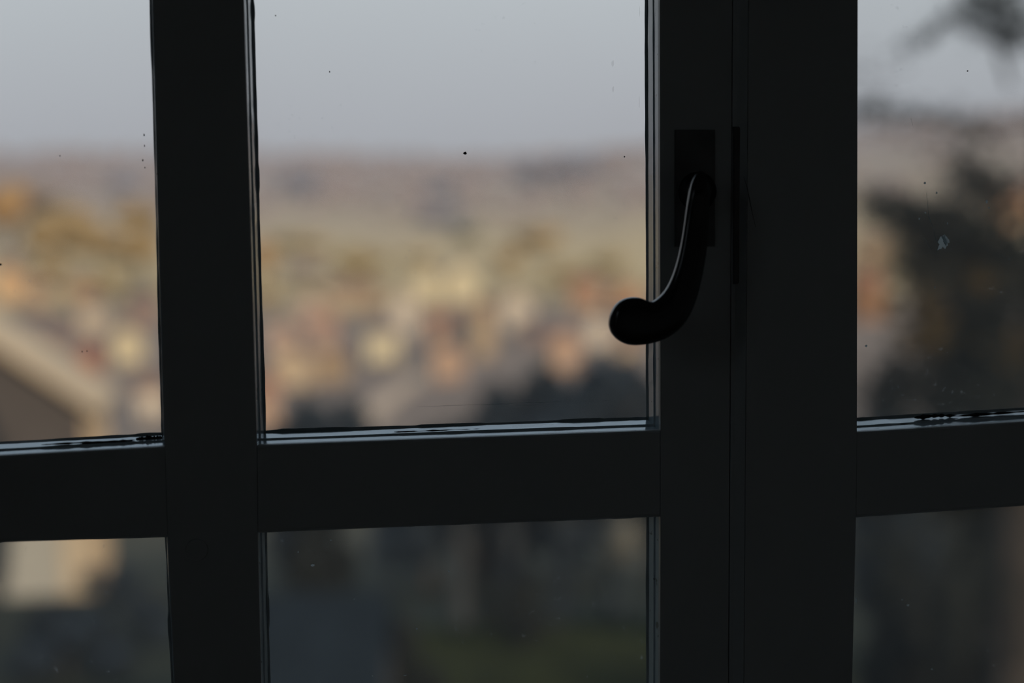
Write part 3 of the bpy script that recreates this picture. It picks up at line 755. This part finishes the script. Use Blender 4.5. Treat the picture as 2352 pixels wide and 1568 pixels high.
def tree_px(px, py, wpx, hpx, m, label, group=None, d=None, **kw):
    """crown centre at px,py; standing on the ground"""
    if d is None:
        p = hit(px, py + hpx / 2)
    else:
        q = CAM + ray(px, py) * d; p = Vector((q.x, q.y, hgt(q.x, q.y)))
    dist = (p - CAM).length; k = dist / F
    top = CAM.z + (ray(px, py - hpx / 2).z) * dist
    return tree(p, wpx * k, max(top - p.z, hpx * k * .9), m, label, group, **kw)
TR = [
 (318, 872, 50, 44, F_mauve, 'bare tree below the large pale cream house'),
 (60, 470, 150, 120, F_mauve, 'leafless brown tree behind the orange tree at the left border'),
 (165, 520, 150, 110, F_gold, 'wide golden tree at the back of the left pane'),
 (320, 515, 120, 100, F_gold, 'golden tree at the back, touching the left glazing bar'),
 (120, 625, 110, 80, F_gold, 'golden tree above the tan house in the left pane'),
 (690, 570, 140, 70, F_olive, 'olive tree behind the leafless mauve one'),
 (820, 610, 130, 80, F_olive, 'olive tree above the beige and tan houses'),
 (1240, 560, 150, 80, F_gold, 'wide golden olive tree on the foothill right of centre'),
 (1300, 640, 120, 70, F_olive, 'olive tree between the lone cream house and the orange house'),
 (20, 500, 120, 170, F_och, 'orange tree at the left border of the photo'),
 (110, 560, 150, 130, F_gold, 'broad golden tree right of the orange tree in the left pane'),
 (225, 580, 150, 130, F_gold, 'golden brown tree in the middle of the left pane'),
 (325, 590, 120, 140, F_gold, 'golden brown tree against the left glazing bar'),
 (255, 650, 110, 80, F_olive, 'low olive tree under the golden brown ones'),
 (605, 610, 80, 120, F_och, 'ochre tree at the left bar of the middle pane'),
 (610, 690, 60, 70, F_gold, 'golden tree below the ochre one at the left bar'),
 (700, 630, 100, 80, F_mauve, 'leafless mauve tree right of the ochre tree'),
 (960, 600, 90, 50, F_olive, 'olive tree above the bright yellow pair of houses'),
 (1170, 610, 80, 80, F_gold, 'golden olive tree above the lone cream house'),
 (1080, 545, 90, 40, F_grn, 'dull green tree on the foothill above the centre'),
 (1400, 610, 110, 60, F_olive, 'olive tree level with the middle of the handle'),
 (970, 720, 40, 40, F_mauve, 'small bare tree right of the tall whitish house'),
 (1060, 725, 60, 50, F_mauve, 'bare dark tree under the bright yellow pair'),
 (1150, 690, 40, 50, F_mauve, 'bare tree left of the lone cream house'),
 (840, 750, 40, 40, F_grn, 'small dull green tree between the cream yellow and beige houses'),
 (310, 690, 60, 50, F_grn, 'small green tree above the large pale cream house'),
 (30, 600, 60, 60, F_mauve, 'bare tree between the orange tree and the orange cream house'),
 (250, 770, 40, 40, F_mauve, 'small bare tree left of the large pale cream house'),
]
for px, py, w_, h_, m_, lb in TR: tree_px(px, py, w_, h_, m_, lb)
# dark evergreens in front of the town
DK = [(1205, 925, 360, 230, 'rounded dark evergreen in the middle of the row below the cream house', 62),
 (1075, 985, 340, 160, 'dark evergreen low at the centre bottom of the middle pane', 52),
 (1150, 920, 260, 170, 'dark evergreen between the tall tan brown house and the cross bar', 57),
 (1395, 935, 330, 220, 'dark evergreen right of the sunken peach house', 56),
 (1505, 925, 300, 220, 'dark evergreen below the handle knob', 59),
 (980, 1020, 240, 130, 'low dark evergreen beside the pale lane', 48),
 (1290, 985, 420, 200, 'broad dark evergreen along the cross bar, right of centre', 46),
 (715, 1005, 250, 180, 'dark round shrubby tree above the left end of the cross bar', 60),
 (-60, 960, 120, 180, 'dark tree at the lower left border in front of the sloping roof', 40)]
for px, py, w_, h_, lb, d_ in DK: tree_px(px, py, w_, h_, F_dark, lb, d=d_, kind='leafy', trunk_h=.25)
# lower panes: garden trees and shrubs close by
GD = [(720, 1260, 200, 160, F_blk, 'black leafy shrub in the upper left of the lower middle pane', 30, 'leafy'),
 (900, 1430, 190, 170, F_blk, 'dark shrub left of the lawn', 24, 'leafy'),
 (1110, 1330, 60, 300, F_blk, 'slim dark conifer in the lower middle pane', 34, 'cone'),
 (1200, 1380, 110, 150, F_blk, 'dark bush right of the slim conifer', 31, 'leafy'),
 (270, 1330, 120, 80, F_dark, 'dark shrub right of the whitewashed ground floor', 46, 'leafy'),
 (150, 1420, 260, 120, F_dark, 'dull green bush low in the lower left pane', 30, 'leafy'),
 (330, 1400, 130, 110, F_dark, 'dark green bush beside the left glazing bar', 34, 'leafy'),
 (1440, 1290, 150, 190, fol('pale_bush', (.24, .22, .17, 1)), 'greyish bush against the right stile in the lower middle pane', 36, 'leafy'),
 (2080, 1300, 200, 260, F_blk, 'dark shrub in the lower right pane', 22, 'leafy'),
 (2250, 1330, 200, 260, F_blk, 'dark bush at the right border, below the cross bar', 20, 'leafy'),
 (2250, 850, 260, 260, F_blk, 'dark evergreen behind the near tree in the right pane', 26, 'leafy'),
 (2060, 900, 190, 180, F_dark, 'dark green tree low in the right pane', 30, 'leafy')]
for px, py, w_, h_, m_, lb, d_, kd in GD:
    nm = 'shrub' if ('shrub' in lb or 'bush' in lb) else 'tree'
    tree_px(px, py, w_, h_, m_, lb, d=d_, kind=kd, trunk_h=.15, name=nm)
# slim bare trunks in the lower middle pane
for px, d_, lb in [(1055, 36, 'slender grey trunk left of the slim conifer'), (1170, 38, 'slender grey trunk right of the slim conifer'), (1290, 35, 'slender grey trunk above the lawn'), (1400, 37, 'slender grey trunk by the right stile')]:
    q = CAM + ray(px, 1350) * d_
    root = empty('tree', (q.x, q.y, hgt(q.x, q.y))); tag(root, lb, 'tree')
    hh = 4.2
    bm = bmesh.new(); tube_sections(bm, [Vector((0, 0, -.3)), Vector((.05, 0, hh * .5)), Vector((-.04, .05, hh))], [.24, .19, .08], 9)
    for k in range(9):
        a = k * 2.4; z0 = hh * (.45 + .055 * k)
        tube_sections(bm, [Vector((0, 0, z0)), Vector((cos(a) * .5, sin(a) * .5, z0 + .45)), Vector((cos(a) * .9, sin(a) * .9, z0 + 1.1))], [.06, .04, .012], 5)
    link('trunk', fin(bm, 'trunk'), BARKG, root)
# garden shed with a slate roof (bluish patch low in the middle pane)
q = CAM + ray(715, 1440) * 22
zf = hgt(q.x, q.y)
root = empty('garden_shed', (q.x, q.y, zf - .1), R(-6)); tag(root, 'low garden shed with a blue grey slate roof in the lower middle pane', 'shed')
ry = CAM.z + ray(715, 1345).z * 22.6 - zf + .1; ez = CAM.z + ray(715, 1600).z * 21.4 - zf + .1
boxes('wall', [(-1.1, 1.1, -1.2, 1.2, 0, ez + .05)], mat('shed_boards', (.05, .045, .04, 1), .9, .2, 3), root)
bm = bmesh.new(); pf = [(-1.5, ez - .1), (0, ry), (1.5, ez - .1), (1.5, ez), (0, ry + .1), (-1.5, ez)]
a = [bm.verts.new((-1.35, y_, z_)) for y_, z_ in pf]; c = [bm.verts.new((1.2, y_, z_)) for y_, z_ in pf]
for qf in (a, c): bm.faces.new((qf[0], qf[1], qf[4], qf[5])); bm.faces.new((qf[1], qf[2], qf[3], qf[4]))
for i in range(6): bm.faces.new((a[i], a[(i + 1) % 6], c[(i + 1) % 6], c[i]))
link('roof', fin(bm, 'roof'), mat('slate', (.010, .015, .020, 1), .95, .15, 3, spec=.05), root)
boxes('door', [(-.4, .4, -1.25, -1.18, .05, max(.8, ez - .15))], mat('shed_door', (.04, .04, .038, 1), .8), root)
# lawn
q = hit(1280, 1520)
bm = bmesh.new(); rnd = random.Random(5)
for _ in range(26000):
    x_ = q.x + rnd.gauss(0, 2.2); y_ = q.y + rnd.uniform(-4, 6); z_ = hgt(x_, y_); a = rnd.uniform(0, 6.28); s = .02; h_ = rnd.uniform(.06, .14)
    v = [bm.verts.new((x_ - cos(a) * s, y_ - sin(a) * s, z_ - .02)), bm.verts.new((x_ + cos(a) * s, y_ + sin(a) * s, z_ - .02)), bm.verts.new((x_ + rnd.uniform(-.04, .04), y_ + rnd.uniform(-.04, .04), z_ + h_))]
    bm.faces.new(v)
me = bpy.data.meshes.new('grass'); bm.to_mesh(me); bm.free()
o = link('grass', me, fol('lawn_green', (.030, .040, .014, 1))); tag(o, 'dark green lawn at the bottom of the lower middle pane', 'grass', kind='stuff')
# distant woodland on the hill, haze mixed into its mauve grey
bm = bmesh.new(); rnd = random.Random(9)
for _ in range(900):
    y_ = rnd.uniform(1500, 3250); x_ = y_ * rnd.uniform(-.35, .62); s = rnd.uniform(5, 12)
    qv = bmesh.ops.create_icosphere(bm, subdivisions=1, radius=s, matrix=Matrix.Translation((x_, y_, hgt(x_, y_) + s * .3)) @ Matrix.Diagonal((1.3, 1.3, .75, 1)))
o = link('forest', fin(bm, 'forest'), fol('hazy_hill_woodland', (.29, .245, .235, 1))); tag(o, 'leafless woodland covering the far hill, haze painted into its mauve grey', 'forest', kind='stuff')
bm = bmesh.new()
for px, py, w_, h_ in [(690, 440, 60, 40), (1250, 408, 110, 34), (1015, 450, 60, 24), (285, 440, 50, 26), (1330, 395, 80, 24), (1010, 510, 110, 20)]:
    for _ in range(16):
        p = hit(px + rnd.uniform(-w_, w_) * .5, py + rnd.uniform(-h_, h_) * .5, 800); s = p.y * .0062
        bmesh.ops.create_icosphere(bm, subdivisions=1, radius=s, matrix=Matrix.Translation((p.x, p.y, p.z + s * .4)))
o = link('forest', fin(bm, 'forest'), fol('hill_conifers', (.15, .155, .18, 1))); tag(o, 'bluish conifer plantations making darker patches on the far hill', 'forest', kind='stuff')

# near tree seen through the right pane
ND = 8.0
rootp = CAM + ray(2330, 1200) * ND; gz = hgt(rootp.x, rootp.y)
nt_ = empty('tree', (rootp.x, rootp.y, gz)); tag(nt_, 'near leafy tree filling the right pane, its thin boughs crossing the sky', 'tree')
OFF = Vector((rootp.x, rootp.y, gz))
def np_(px, py, dd=0): return CAM + ray(px, py) * (ND + dd) - OFF
bm = bmesh.new()
tube_sections(bm, [Vector((0, 0, -.4)), np_(2340, 1100), np_(2380, 800), np_(2400, 560, .1), np_(2400, 300, .2), np_(2400, 80, .2), np_(2410, -160, .2)], [.16, .13, .10, .075, .05, .035, .015], 9)
link('trunk', fin(bm, 'trunk'), BARK, nt_)
bm = bmesh.new()
BR = [[(2320, 200), (2290, 100), (2270, 20), (2250, -60)], [(2310, 330), (2200, 285), (2080, 262), (1985, 250), (1940, 240)], [(2300, 400), (2250, 385), (2190, 350)],
      [(2295, 520), (2180, 490), (2090, 470), (2000, 455)], [(2300, 640), (2200, 600), (2090, 540), (2010, 500)], [(2300, 760), (2200, 740), (2080, 760)], [(2330, 120), (2250, 70), (2170, 45), (2100, 95)], [(2320, 290), (2350, 280), (2420, 270)]]
for k, b_ in enumerate(BR):
    P = [np_(x, y, .1 * sin(k * 3 + i)) for i, (x, y) in enumerate(b_)]
    tube_sections(bm, P, [.013 * (1 - i / len(P)) + .003 for i in range(len(P))], 6)
link('branches', fin(bm, 'branches'), BARK, nt_)
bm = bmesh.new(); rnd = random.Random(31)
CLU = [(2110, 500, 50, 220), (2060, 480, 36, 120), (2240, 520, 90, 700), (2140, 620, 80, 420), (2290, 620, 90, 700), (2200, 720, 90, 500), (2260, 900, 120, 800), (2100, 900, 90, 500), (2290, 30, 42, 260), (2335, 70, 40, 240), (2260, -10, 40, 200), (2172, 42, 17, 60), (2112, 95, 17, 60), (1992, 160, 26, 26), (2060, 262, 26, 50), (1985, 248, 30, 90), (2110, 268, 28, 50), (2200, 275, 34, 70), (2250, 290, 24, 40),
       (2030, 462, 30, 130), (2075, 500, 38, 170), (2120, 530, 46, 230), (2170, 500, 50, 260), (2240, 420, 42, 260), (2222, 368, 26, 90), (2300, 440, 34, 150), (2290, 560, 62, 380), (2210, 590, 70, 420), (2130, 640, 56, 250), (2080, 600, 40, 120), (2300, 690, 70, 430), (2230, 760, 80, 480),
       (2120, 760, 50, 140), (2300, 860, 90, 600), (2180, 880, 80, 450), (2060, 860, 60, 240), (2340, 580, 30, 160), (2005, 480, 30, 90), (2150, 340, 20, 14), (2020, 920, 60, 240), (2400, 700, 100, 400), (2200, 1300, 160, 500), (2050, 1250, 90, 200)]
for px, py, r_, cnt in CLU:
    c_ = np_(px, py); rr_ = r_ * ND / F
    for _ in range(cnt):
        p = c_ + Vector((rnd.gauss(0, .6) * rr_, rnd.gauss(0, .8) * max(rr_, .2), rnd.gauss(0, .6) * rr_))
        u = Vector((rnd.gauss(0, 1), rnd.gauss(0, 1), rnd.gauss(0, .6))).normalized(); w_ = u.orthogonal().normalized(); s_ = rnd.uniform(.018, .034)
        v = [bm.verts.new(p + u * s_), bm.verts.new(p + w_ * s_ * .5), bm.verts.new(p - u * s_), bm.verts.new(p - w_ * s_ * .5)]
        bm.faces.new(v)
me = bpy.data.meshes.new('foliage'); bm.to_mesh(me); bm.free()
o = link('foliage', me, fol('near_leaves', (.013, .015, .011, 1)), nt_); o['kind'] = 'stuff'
bm = bmesh.new()
for px, py, r_, cnt in [(2150, 765, 34, 110), (2255, 640, 26, 60), (2130, 690, 26, 60), (2100, 780, 30, 60), (2330, 800, 30, 50), (2050, 700, 26, 40)]:
    c_ = np_(px, py, -.25); rr_ = r_ * ND / F
    for _ in range(cnt):
        p = c_ + Vector((rnd.gauss(0, .6) * rr_, rnd.gauss(0, .3) * rr_, rnd.gauss(0, .6) * rr_))
        u = Vector((rnd.gauss(0, 1), rnd.gauss(0, .5), rnd.gauss(0, .6))).normalized(); w_ = u.orthogonal().normalized(); s_ = rnd.uniform(.018, .034)
        bm.faces.new([bm.verts.new(p + u * s_), bm.verts.new(p + w_ * s_ * .5), bm.verts.new(p - u * s_), bm.verts.new(p - w_ * s_ * .5)])
me = bpy.data.meshes.new('autumn_leaves'); bm.to_mesh(me); bm.free()
o = link('autumn_leaves', me, fol('olive_brown_leaves', (.11, .075, .028, 1)), nt_); o['kind'] = 'stuff'; o['label'] = 'olive brown leaves'
